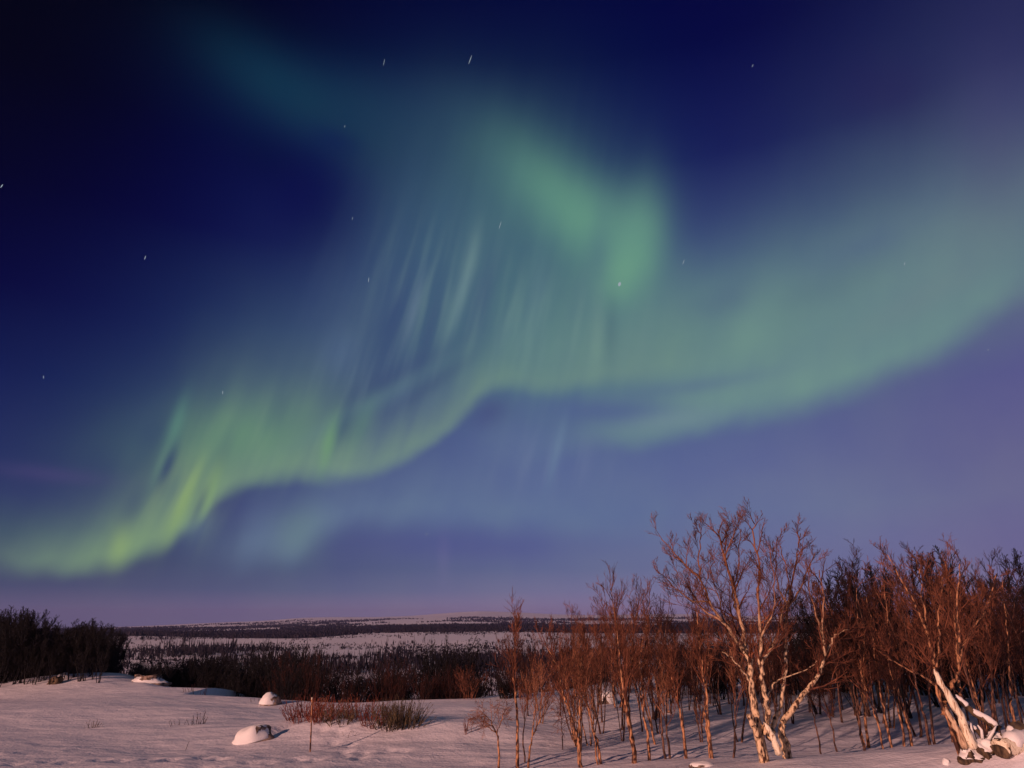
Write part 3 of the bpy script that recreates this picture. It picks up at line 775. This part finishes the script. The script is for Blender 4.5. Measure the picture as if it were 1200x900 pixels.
# ------------------------------------------------------------------ thin birches in the front row, traced one by one
P_THIN = dict(P_BIRCH); P_THIN['n'] = [5, 7, 9]; P_THIN['len'] = [.6, .6, .42]; P_THIN['t0'] = [.12, .15, .25]; P_THIN['ang'] = [(15, 45), (18, 45), (18, 42)]; P_THIN['trop'] = [.04, .07, .10]; P_THIN['upbias'] = .4
P_LOW = dict(P_BIRCH); P_LOW['trop'] = [-.06, -.05, .0]; P_LOW['upbias'] = .0; P_LOW['ang'] = [(20, 60), (30, 60), (35, 65)]
R_ = 'thin birches in front of the right wood'
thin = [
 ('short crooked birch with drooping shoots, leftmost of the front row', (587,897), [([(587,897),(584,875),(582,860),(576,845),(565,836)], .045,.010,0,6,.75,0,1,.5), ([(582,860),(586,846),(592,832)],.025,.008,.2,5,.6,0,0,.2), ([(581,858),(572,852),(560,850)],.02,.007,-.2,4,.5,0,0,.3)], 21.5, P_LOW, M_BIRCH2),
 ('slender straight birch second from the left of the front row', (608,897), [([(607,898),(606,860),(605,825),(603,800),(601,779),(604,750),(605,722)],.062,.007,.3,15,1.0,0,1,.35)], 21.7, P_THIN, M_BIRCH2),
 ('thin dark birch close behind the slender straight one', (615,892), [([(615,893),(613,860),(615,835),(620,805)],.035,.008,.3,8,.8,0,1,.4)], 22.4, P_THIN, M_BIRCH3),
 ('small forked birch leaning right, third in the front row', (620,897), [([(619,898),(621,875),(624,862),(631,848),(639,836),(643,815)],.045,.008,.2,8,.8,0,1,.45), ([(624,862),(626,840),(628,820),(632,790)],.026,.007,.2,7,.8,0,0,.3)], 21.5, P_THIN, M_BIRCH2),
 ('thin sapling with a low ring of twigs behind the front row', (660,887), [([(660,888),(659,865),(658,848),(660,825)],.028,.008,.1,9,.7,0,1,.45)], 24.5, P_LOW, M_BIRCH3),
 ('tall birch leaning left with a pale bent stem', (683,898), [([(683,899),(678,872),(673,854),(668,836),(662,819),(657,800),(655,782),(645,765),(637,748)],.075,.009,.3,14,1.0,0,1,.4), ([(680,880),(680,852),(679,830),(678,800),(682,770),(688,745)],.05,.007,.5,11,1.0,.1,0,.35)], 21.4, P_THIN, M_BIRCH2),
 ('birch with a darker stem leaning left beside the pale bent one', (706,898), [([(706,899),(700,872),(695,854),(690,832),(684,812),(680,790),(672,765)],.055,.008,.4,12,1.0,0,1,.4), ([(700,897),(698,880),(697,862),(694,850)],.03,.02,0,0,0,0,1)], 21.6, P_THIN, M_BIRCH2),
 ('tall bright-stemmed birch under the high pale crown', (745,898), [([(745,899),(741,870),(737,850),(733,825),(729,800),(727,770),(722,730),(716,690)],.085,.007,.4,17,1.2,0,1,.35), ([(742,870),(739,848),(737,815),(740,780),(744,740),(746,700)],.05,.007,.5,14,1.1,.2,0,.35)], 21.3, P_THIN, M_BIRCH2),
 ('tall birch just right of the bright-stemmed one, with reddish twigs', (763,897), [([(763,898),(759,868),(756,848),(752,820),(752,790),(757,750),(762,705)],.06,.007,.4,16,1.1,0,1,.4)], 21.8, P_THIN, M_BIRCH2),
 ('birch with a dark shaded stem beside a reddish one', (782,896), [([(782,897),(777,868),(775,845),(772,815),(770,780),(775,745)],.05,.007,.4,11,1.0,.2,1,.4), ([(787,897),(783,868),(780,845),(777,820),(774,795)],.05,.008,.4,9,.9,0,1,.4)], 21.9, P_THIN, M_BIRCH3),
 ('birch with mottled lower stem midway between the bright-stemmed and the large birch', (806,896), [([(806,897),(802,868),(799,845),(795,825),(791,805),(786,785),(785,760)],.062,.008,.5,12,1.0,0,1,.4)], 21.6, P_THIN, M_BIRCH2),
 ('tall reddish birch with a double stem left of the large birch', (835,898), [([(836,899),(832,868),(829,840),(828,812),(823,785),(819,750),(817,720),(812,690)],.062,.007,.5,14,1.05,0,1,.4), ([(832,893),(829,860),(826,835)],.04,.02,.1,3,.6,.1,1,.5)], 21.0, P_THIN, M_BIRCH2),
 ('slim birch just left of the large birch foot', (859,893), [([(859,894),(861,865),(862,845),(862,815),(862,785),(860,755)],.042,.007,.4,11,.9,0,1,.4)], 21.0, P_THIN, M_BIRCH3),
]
for i, (lab, base, st, Y, P, mt) in enumerate(thin):
    px_tree(lab, base, st, Y, 100 + i, mt, M_TWIG if i % 3 else M_TWIGP, P=P, group=R_)
right_thin = [
 ('thin birch leaning left just right of the large birch', [(963,884),(958,860),(952,835),(948,800),(945,770)], .035, 23.0),
 ('low leaning birch behind the crest, second right of the large birch', [(982,884),(977,860),(972,838),(962,810),(950,790)], .035, 23.5),
 ('dark birch with a forked crown above the middle of the bank', [(1013,881),(1008,850),(1003,820),(998,785),(994,740),(990,700)], .05, 22.0),
 ('pale leaning birch with a long bare stem, crossing the thicket', [(1036,876),(1028,845),(1018,815),(1008,785),(997,755)], .038, 21.6),
 ('reddish birch stem leaning left behind the bank crest', [(1046,874),(1038,845),(1032,815),(1027,780),(1022,745),(1015,700)], .045, 21.2),
 ('birch with a mottled stem left of the broken birch', [(1070,874),(1063,848),(1056,825),(1050,800),(1045,770),(1040,720),(1034,675)], .052, 21.0),
 ('second mottled birch stem close to the left of the broken birch', [(1063,878),(1057,850),(1050,820),(1044,790),(1040,760)], .045, 20.6),
 ('dark-stemmed birch directly left of the stripped trunk', [(1090,866),(1085,845),(1078,820),(1070,785),(1062,745),(1056,700),(1052,665)], .05, 21.5),
 ('birch with snow-speckled bark at the right picture edge', [(1188,856),(1186,832),(1184,808),(1183,785),(1181,750),(1178,715),(1174,670)], .055, 20.5),
 ('slim birch behind the fallen stem', [(1168,845),(1165,822),(1163,800),(1160,770),(1156,735),(1152,690)], .042, 23.5),
 ('dark birch stem rising behind the snowy stump', [(1178,850),(1174,820),(1176,790),(1182,760),(1188,715),(1192,680)], .045, 24.0),
 ('leaning dark birch behind the broken birch', [(1150,846),(1143,825),(1135,800),(1128,770),(1124,735),(1118,690)], .045, 24.5),
]
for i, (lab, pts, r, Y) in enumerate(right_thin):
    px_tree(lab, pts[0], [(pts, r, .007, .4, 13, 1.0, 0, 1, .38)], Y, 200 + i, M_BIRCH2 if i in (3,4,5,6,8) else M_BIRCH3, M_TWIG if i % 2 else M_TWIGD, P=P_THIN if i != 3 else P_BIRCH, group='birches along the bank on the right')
# ------------------------------------------------------------------ woods: prototypes copied tree by tree
def proto_tree(seed, H, r, mt, mc, **kw):
    T, C = auto_tree(seed, H, r, None, **kw)
    e = bpy.data.objects.new('birch_tree', None); e.empty_display_size = .3
    vs = T.v
    a = mesh_obj('trunk', T.v, T.f, mt, e); b_ = mesh_obj('crown', C.v, C.f, mc, e)
    return [e, a, b_, H, False]
P_STAND = dict(P_BIRCH); P_STAND['n'] = [5, 7, 13]; P_STAND['len'] = [.6, .6, .36]; P_STAND['rmin'] = .007; P_STAND['ang'] = [(18, 50), (20, 52), (20, 50)]
P_DARK = dict(P_STAND); P_DARK['n'] = [6, 8, 16]; P_DARK['rmin'] = .014; P_DARK['len'] = [.65, .6, .40]
def place(pr, loc, rz, sc, label, cat, group):
    if not pr[4]:
        e = pr[0]; COL.objects.link(e); pr[4] = True
        e.location = loc; e.rotation_euler = (0, 0, rz); e.scale = (sc, sc, sc)
        set_props(e, label, cat, group); return e
    e = copy_thing(pr[0], loc, rz, sc, label, group); e['category'] = cat; return e
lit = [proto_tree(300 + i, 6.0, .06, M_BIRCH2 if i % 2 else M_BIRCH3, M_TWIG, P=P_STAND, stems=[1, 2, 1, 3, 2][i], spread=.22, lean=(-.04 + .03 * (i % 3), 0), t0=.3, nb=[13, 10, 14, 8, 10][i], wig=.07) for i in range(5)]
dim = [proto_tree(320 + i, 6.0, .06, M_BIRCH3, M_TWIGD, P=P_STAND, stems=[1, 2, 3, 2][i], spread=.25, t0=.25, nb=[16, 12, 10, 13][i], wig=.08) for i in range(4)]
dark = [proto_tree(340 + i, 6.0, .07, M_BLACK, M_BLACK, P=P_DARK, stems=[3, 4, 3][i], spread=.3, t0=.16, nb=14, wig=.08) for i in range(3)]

def height_for(x, Y, top_py):
    p = at(x, top_py, Y); return p
TOPR = [(470,775),(540,765),(600,745),(650,735),(700,705),(740,688),(770,690),(800,705),(850,700),(900,695),(960,690),(985,668),(1010,655),(1050,645),(1090,640),(1150,648),(1180,655),(1240,645)]
topr = lambda x: float(np.interp(x, [a for a, _ in TOPR], [b for _, b in TOPR]))
rw = random.Random(77)
def put(pool, x, Y, top, label, cat='birch tree', group=None, maxs=1.6):
    p = at(x, 800, Y); gzp = ground(p.x, p.y); t = at(x, top, Y)
    h = t.z - gzp
    if h < .8: return None
    pr = pool[rw.randrange(len(pool))]
    return place(pr, (p.x, p.y, gzp), rw.uniform(0, 6.28), min(maxs, h / pr[3]), label, cat, group)
# right wood, front and middle ranks
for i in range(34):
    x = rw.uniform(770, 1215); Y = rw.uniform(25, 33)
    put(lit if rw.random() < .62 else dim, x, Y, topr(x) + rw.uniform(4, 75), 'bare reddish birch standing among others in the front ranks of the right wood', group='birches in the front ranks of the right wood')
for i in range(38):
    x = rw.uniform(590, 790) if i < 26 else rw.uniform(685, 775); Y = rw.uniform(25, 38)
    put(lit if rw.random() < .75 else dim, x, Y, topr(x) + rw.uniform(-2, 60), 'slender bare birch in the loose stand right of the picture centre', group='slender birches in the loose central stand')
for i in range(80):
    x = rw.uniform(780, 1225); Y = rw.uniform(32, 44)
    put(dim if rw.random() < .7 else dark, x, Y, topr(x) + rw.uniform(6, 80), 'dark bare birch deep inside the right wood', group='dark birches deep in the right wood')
P_BACK = dict(P_DARK); P_BACK['n'] = [4, 6, 11]; P_BACK['rmin'] = .02
backs = []
for k in range(3):
    T, C = auto_tree(360 + k, 6.0, .07, None, P=P_BACK, stems=3, spread=.32, t0=.14, nb=10, wig=.08)
    nv_ = len(T.v); V_ = np.array([tuple(v) for v in T.v + C.v]); Q_ = [f for f in T.f + [tuple(a + nv_ for a in f) for f in C.f] if len(f) == 4]
    backs.append((V_, np.array(Q_, np.int32)))
VV = []; QQ = []; off_ = 0
for i in range(105):
    x = rw.uniform(800, 1250); Y = rw.uniform(43, 58)
    top = max(topr(x) + (50 if x > 930 else 66), 722) + rw.uniform(0, 40)
    b_ = at(x, 800, Y); g_ = ground(b_.x, b_.y); h = (at(x, top, Y).z - g_) / 6.0
    V_, Q_ = backs[i % 3]; an = rw.uniform(0, 6.28); ca, sa_ = math.cos(an), math.sin(an)
    VV.append(np.stack([(V_[:, 0] * ca - V_[:, 1] * sa_) * h + b_.x, (V_[:, 0] * sa_ + V_[:, 1] * ca) * h + b_.y, V_[:, 2] * h + g_], 1)); QQ.append(Q_ + off_); off_ += len(V_)
VV = np.concatenate(VV).astype(np.float32); QQ = np.concatenate(QQ).astype(np.int32)
me = bpy.data.meshes.new('back_thicket')
me.vertices.add(len(VV)); me.vertices.foreach_set('co', VV.ravel())
me.loops.add(QQ.size); me.loops.foreach_set('vertex_index', QQ.ravel())
me.polygons.add(len(QQ)); me.polygons.foreach_set('loop_start', np.arange(0, QQ.size, 4, dtype=np.int32)); me.polygons.foreach_set('loop_total', np.full(len(QQ), 4, dtype=np.int32))
me.update(calc_edges=True); me.materials.append(M_BLACK)  # unlit core of the wood, given by the near-black colour
o = bpy.data.objects.new('back_thicket', me); COL.objects.link(o)
set_props(o, 'black-looking tangle of low birches behind the right wood', 'thicket', kind='stuff')
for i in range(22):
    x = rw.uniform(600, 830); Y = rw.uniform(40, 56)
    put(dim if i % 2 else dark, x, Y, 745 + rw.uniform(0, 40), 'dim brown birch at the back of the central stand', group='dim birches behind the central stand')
# left wood, its lack of light put into near-black colour
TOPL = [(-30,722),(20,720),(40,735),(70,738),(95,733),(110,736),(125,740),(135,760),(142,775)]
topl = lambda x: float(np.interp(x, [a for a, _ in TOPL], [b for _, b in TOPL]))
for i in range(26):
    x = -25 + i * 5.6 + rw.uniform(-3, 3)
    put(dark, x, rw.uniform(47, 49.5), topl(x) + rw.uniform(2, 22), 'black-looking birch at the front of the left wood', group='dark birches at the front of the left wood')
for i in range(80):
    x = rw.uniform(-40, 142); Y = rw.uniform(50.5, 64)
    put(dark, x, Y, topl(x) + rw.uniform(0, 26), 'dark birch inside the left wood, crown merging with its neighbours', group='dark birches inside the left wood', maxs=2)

# ------------------------------------------------------------------ shrubs
def shrub_mesh(seed, n, H, R, rmin, lean=.5, sub=7, l2=.35):
    rng = random.Random(seed); T = Tubes()
    P = dict(n=[3, sub, 0], t0=[.2, .25, 0], ang=[(15, 45), (15, 42), (0, 0)], len=[.5, l2, 0], rr=[.6, .55, 0], wig=.12, trop=[.05, .04, 0], rmin=rmin, upbias=.1)
    for i in range(n):
        a = rng.uniform(0, 6.28); r = R * math.sqrt(rng.random()) * .55
        d = Vector((math.cos(a) * lean * rng.random(), math.sin(a) * lean * rng.random(), 1))
        h = H * rng.uniform(.55, 1)
        pts = walk(rng, Vector((math.cos(a) * r, math.sin(a) * r, -.3)), d, h + .3, 6, .10, .01)
        r0 = rmin * 2.6
        T.add(pts, [r0 + (rmin * .6 - r0) * k / 6 for k in range(7)], 4, cap=False)
        grow(T, rng, pts, r0, h, 1, P)
    return T
def shrub_proto(seed, m, **kw):
    T = shrub_mesh(seed, **kw)
    o = mesh_obj('shrub', T.v, T.f, m); COL.objects.unlink(o)
    return [o, None, None, kw['H'] * .9, False]
dk = [shrub_proto(400 + i, M_BLACK, n=34, H=3.0, R=1.6, rmin=.012, lean=.45, sub=9) for i in range(3)]
rd = [shrub_proto(410 + i, M_TWIGD, n=26, H=3.0, R=1.5, rmin=.010, lean=.4, sub=8) for i in range(3)]
rr_ = [shrub_proto(420 + i, M_TWIG, n=22, H=3.0, R=1.3, rmin=.008, lean=.35, sub=8) for i in range(2)]
TOPM = [(140,785),(155,775),(165,770),(200,778),(230,768),(245,764),(262,775),(300,770),(330,762),(360,757),(385,762),(420,764),(440,766),(470,772),(500,768),(530,760),(560,772),(620,765)]
topm = lambda x: float(np.interp(x, [a for a, _ in TOPM], [b for _, b in TOPM]))
for i in range(70):
    x = 156 + i * 2.6 + rw.uniform(-4, 4); Y = rw.uniform(49, 60)
    if (284 < x < 326) and i % 3 or x > 336 and i % 3: continue
    if (212 < x < 224 or 268 < x < 276) and i % 2: continue
    put(dk, x, Y, topm(x) + rw.uniform(0, 16), 'black-looking leafless shrub behind the far rim of the snowfield', 'shrub', 'dark shrubs behind the rim of the snowfield', 3)
for i in range(30):
    x = rw.uniform(328, 480)
    if 384 < x < 408 or 420 < x < 440 or x > 472 or 345 < x < 352: continue
    put(rd if i % 3 else dk, x, rw.uniform(41, 52), topm(x) + rw.uniform(0, 30), 'dark red-brown shrub rising behind the willow patch', 'shrub', 'red-brown shrubs behind the willow patch', 2)
for i in range(34):
    x = rw.uniform(490, 640)
    put((rd + rr_) if i % 3 else dk, x, rw.uniform(38, 46), 788 + rw.uniform(-8, 26), 'rusty red shrub in the low thicket left of the birches', 'shrub', 'rusty shrubs left of the birches', 2)
for i, x in enumerate((512, 524, 530, 538)):
    put(dk, x, 47 + i, 758 + 5 * abs(i - 2), 'tall black shrub sticking up above the rusty thicket', 'shrub', 'tall black shrubs above the rusty thicket', 3)
for i in range(16):
    x = 640 + i * 12 + rw.uniform(-5, 5)
    put(rd, x, rw.uniform(38, 50), 785 + rw.uniform(-12, 20), 'brown shrub between the stems of the central stand', 'shrub', 'brown shrubs in the central stand', 2)
for i in range(34):
    x = rw.uniform(770, 1235)
    put(dk if i % 2 else rd, x, rw.uniform(39, 46), 770 + rw.uniform(-15, 25), 'dark undergrowth shrub between the rear stems of the right wood', 'shrub', 'undergrowth shrubs in the right wood', 3)
# low willow patch in the snowfield: traced clumps
def clump(label, px, py, w, hgt, m, seed, n=26, lean=.9, name='willow_shrub', rmin=.006, cat='shrub', group=None, sub=5):
    p = on_ground(px, py); s_ = F / (p.y * CP + CAM_H * SP)
    T = shrub_mesh(seed, n, hgt / s_, w / s_ * .9, rmin, lean, sub=sub, l2=.3)
    o = T.build(name, m); o.location = p
    return set_props(o, label, cat, group)
clump('reddish willow shrub at the left end of the low patch in the snowfield', 357, 843, 26, 26, M_RED, 501, 80, lean=1.2)
clump('red-brown willow shrub directly right of the wooden stake', 381, 844, 24, 26, M_RED, 502, 70)
clump('frost-pale low willow shrub in the middle of the patch', 400, 845, 26, 20, M_OLIVE, 503, 55)
clump('thin reddish willow shrub behind the middle of the patch', 424, 842, 28, 26, M_RED, 504, 45)
clump('sparse willow shrub right of the middle, standing in frosted snow', 437, 848, 22, 22, M_RED, 505, 40)
clump('olive willow shrub with upright shoots near the right end of the patch', 458, 851, 24, 30, M_OLIVE, 506, 85, lean=.6)
clump('dark olive willow shrub at the right end of the patch', 476, 850, 22, 27, M_OLIVE, 507, 85, lean=.9)
clump('small reddish shrub on the rim behind the smaller boulder', 311, 815, 14, 12, M_RED, 508, 16)
clump('low frosted twigs left of the middle of the willow patch', 390, 838, 30, 20, M_TWIGP, 509, 50)
clump('tuft of dry stalks poking from the snow right of the willow patch', 549, 858, 8, 16, M_RED, 510, 9, lean=.4, name='grass_tuft', cat='dry grass', sub=2)
clump('small dark tuft of dry grass alone on the left of the snowfield', 108, 853, 6, 9, M_LOG, 511, 14, lean=.6, name='grass_tuft', cat='dry grass', sub=3)
clump('sparse dry grass tuft left of the larger boulder, the taller of a pair', 232, 849, 10, 13, M_TWIGD, 512, 12, lean=.7, name='grass_tuft', cat='dry grass', sub=3)
clump('faint small dry grass tuft, left of the taller one', 209, 850, 7, 9, M_TWIGD, 513, 6, lean=.7, name='grass_tuft', cat='dry grass', sub=2)
clump('row of short reddish stalks at the rim before the dark shrubs', 229, 811, 22, 9, M_TWIGD, 514, 16, lean=.4, name='grass_tuft', cat='dry grass', sub=2)
clump('tiny dark tuft in the snow left of the smaller boulder', 298, 822, 8, 5, M_TWIGD, 515, 8, lean=.8, name='grass_tuft', cat='dry grass', sub=2)
clump('short stalks on the drift below the willow patch', 407, 862, 5, 7, M_TWIGD, 516, 5, lean=.6, name='grass_tuft', cat='dry grass', sub=2)
p = on_ground(216, 880); T = Tubes(); q = at(222, 868, p.y + .1) - p
T.add([Vector((0, 0, -.15)), q * .55 + Vector((.01, 0, 0)), q], [.010, .008, .004], 5)
o = T.build('bare_twig', M_TWIGD); o.location = p
set_props(o, 'single thin twig leaning right out of the snow below the grass tufts', 'twig')

# ------------------------------------------------------------------ far scrub and forest: too many to count
def spindle_field(name, pts, hs, ws, m, per=3, seed=1):
    rs = np.random.RandomState(seed)
    n = len(pts) * per
    P = np.repeat(pts, per, 0); H = np.repeat(hs, per) * rs.uniform(.55, 1.1, n); W = np.repeat(ws, per) * rs.uniform(.6, 1.2, n)
    off = rs.normal(0, 1, (n, 2)) * W[:, None] * 1.3
    X = P[:, 0] + off[:, 0]; Y = P[:, 1] + off[:, 1]; Z = P[:, 2] - .3
    V = np.zeros((n, 7, 3), np.float32)
    tx = rs.normal(0, .12, n) * H; 
    for k in range(3):
        a = 2 * math.pi * k / 3 + rs.uniform(0, 6.28, n)
        V[:, k, 0] = X + np.cos(a) * W * .25; V[:, k, 1] = Y + np.sin(a) * W * .25; V[:, k, 2] = Z
        V[:, 3 + k, 0] = X + tx * .5 + np.cos(a) * W * .75; V[:, 3 + k, 1] = Y + np.sin(a) * W * .75; V[:, 3 + k, 2] = Z + H * .55
    V[:, 6, 0] = X + tx; V[:, 6, 1] = Y; V[:, 6, 2] = Z + H
    tri = []
    for k in range(3):
        k2 = (k + 1) % 3
        tri += [(k, k2, 3 + k2), (k, 3 + k2, 3 + k), (3 + k, 3 + k2, 6)]
    tri = np.array(tri, np.int32)
    Fc = (np.arange(n, dtype=np.int32)[:, None, None] * 7 + tri[None]).reshape(-1, 3)
    me = bpy.data.meshes.new(name)
    me.vertices.add(n * 7); me.vertices.foreach_set('co', V.ravel())
    me.loops.add(Fc.size); me.loops.foreach_set('vertex_index', Fc.ravel())
    me.polygons.add(len(Fc)); me.polygons.foreach_set('loop_start', np.arange(0, Fc.size, 3, dtype=np.int32)); me.polygons.foreach_set('loop_total', np.full(len(Fc), 3, dtype=np.int32))
    me.update(calc_edges=True); me.materials.append(m)
    o = bpy.data.objects.new(name, me); COL.objects.link(o); return o
rs = np.random.RandomState(3)
def rows(n, y0, y1, r0=-1.0, r1=1.0):
    y = np.exp(rs.uniform(math.log(y0), math.log(y1), n)); r = rs.uniform(r0, r1, n); x = r * y
    return x, y, gz(x, y), r
x, y, z, r = rows(60000, 90, 900)
m = (vnoise(x * .018, y * .010) * .6 + vnoise(x * .06 + 9, y * .022) * .35 + rs.normal(0, .22, len(x)) + .20 * sstep(-.42, -.7, r) + .30 * (1 - sstep(110, 200, y)) + .25 * vnoise(x * .006 + 2, y * .004)) > .14
pts = np.stack([x, y, z], 1)[m]; n = len(pts)
patch = sstep(.15, .6, vnoise(pts[:, 0] * .012 + 31, pts[:, 1] * .010))
o = spindle_field('hillside_scrub', pts, (rs.gamma(3.0, .5, n) + .5) * (.7 + 1.6 * patch), rs.uniform(.2, .6, n), M_SPRUCE, 4, 5)
set_props(o, 'scattered dark leafless scrub speckling the snowy valley slope', 'scrub', kind='stuff')
# band of forest below the horizon
x, y, z, r = rows(60000, 700, 5200)
PYE = 450 + F * np.tan(np.radians(PITCH - np.degrees(np.arctan((z - CAM_H) / y))))
pxx = 600 + F * r * (CP + .35 * SP)
hi_ = np.interp(pxx, [0,140,270,330,400,500,600,700,1200], [734,736,733,733,735,733,732,733,733])
lo_ = np.interp(pxx, [0,140,270,330,400,450,500,600,700,1200], [752,748,749,751,745,742,741,741,742,744])
inb = (PYE > hi_) & (PYE < lo_)
gap = vnoise(x * .004, y * .0016 + 4) > np.where(pxx < 330, .15, .75)
thin_ = (PYE <= hi_) & (vnoise(x * .004, y * .0012) + vnoise(x * .012, y * .005) * .6 > .25) & (rs.rand(len(x)) < .7)
m = (inb & ~gap) | thin_
pts = np.stack([x, y, z], 1)[m]; n = len(pts)
o = spindle_field('far_forest', pts, rs.uniform(3.0, 7.0, n) * (pts[:, 1] / 1500) ** .35, rs.uniform(1.5, 3.5, n) * (pts[:, 1] / 1500) ** .5, M_SPRUCE, 3, 6)
set_props(o, 'dark band of distant forest below the horizon', 'forest', kind='stuff')

# ------------------------------------------------------------------ stars, short trails far out in space
M_STAR = bpy.data.materials.new('starlight'); M_STAR.use_nodes = True
_nt = M_STAR.node_tree; _nt.nodes.clear()
_e = _nt.nodes.new('ShaderNodeEmission'); _o = _nt.nodes.new('ShaderNodeOutputMaterial'); _nt.links.new(_e.outputs[0], _o.inputs[0])
_e.inputs[0].default_value = (.75, .88, 1, 1); _e.inputs[1].default_value = .42
stars = [
 (450,73,8,.20,.55,'short star trail high above the arc, left of a longer one'),
 (551,70,11,.35,.8,'longest star trail near the top of the sky'),
 (586,264,9,.3,.7,'star trail in the middle of the green curl'),
 (801,307,6,.35,.7,'small star trail right of the green curl'),
 (726,333,5,.3,4.2,'brightest star, at the lower tip of the green curl'),
 (413,256,4,.2,.5,'faint star on the dark sky left of the veil'),
 (432,328,6,.1,.7,'small star trail left of the slanting rays'),
 (170,302,5,.3,.9,'lone star in the dark blue sky on the left'),
 (51,442,4,0,.8,'lone star low on the dark left side'),
 (261,460,4,0,.9,'star shining through the left end of the main arc'),
 (2,218,5,.6,1.0,'star cut by the left picture edge'),
 (882,77,4,.4,.7,'small faint star high on the right'),
 (1060,309,4,.2,.7,'faint star over the right arm of the arc'),
 (500,626,3,.8,.7,'tiny star low over the horizon haze'),
 (1158,410,3,1.2,.6,'tiny star below the right arm of the arc'),
 (404,148,3,.2,.6,'tiny star beside the dim upper veil'),
]
for px, py, ln, tl, w, lab in stars:
    a = Vector((0, 0, CAM_H)) + pix_dir(px + ln / 2 * math.sin(tl), py - ln / 2 * math.cos(tl)) * 30000
    c = Vector((0, 0, CAM_H)) + pix_dir(px - ln / 2 * math.sin(tl), py + ln / 2 * math.cos(tl)) * 30000
    mid = (a + c) / 2; T = Tubes()
    T.add([a - mid, (a - mid) * .4, (c - mid) * .4, c - mid], [4 * w, 14 * w, 14 * w, 4 * w], 6)
    o = T.build('star', M_STAR); o.location = mid
    set_props(o, lab, 'star', 'stars')

# ------------------------------------------------------------------ frosty air over the valley
hv = bpy.data.meshes.new('haze'); HB = (-11500, 11500, -650, 11500, -420, 130)
x0, x1, y0, y1, z0, z1 = HB
hv.from_pydata([(x0,y0,z0),(x1,y0,z0),(x1,y1,z0),(x0,y1,z0),(x0,y0,z1),(x1,y0,z1),(x1,y1,z1),(x0,y1,z1)], [], [(0,3,2,1),(4,5,6,7),(0,1,5,4),(1,2,6,5),(2,3,7,6),(3,0,4,7)])
M_HAZE = bpy.data.materials.new('haze'); M_HAZE.use_nodes = True
_nt = M_HAZE.node_tree; _nt.nodes.clear()
_v = _nt.nodes.new('ShaderNodeVolumePrincipled'); _v.inputs['Color'].default_value = (.40, .46, .95, 1); _v.inputs['Density'].default_value = 6e-5
_o = _nt.nodes.new('ShaderNodeOutputMaterial'); _nt.links.new(_v.outputs[0], _o.inputs['Volume'])
hv.materials.append(M_HAZE)
hz = bpy.data.objects.new('haze', hv); COL.objects.link(hz); hz['kind'] = 'stuff'; hz['label'] = 'thin frosty haze over the snowy valley'
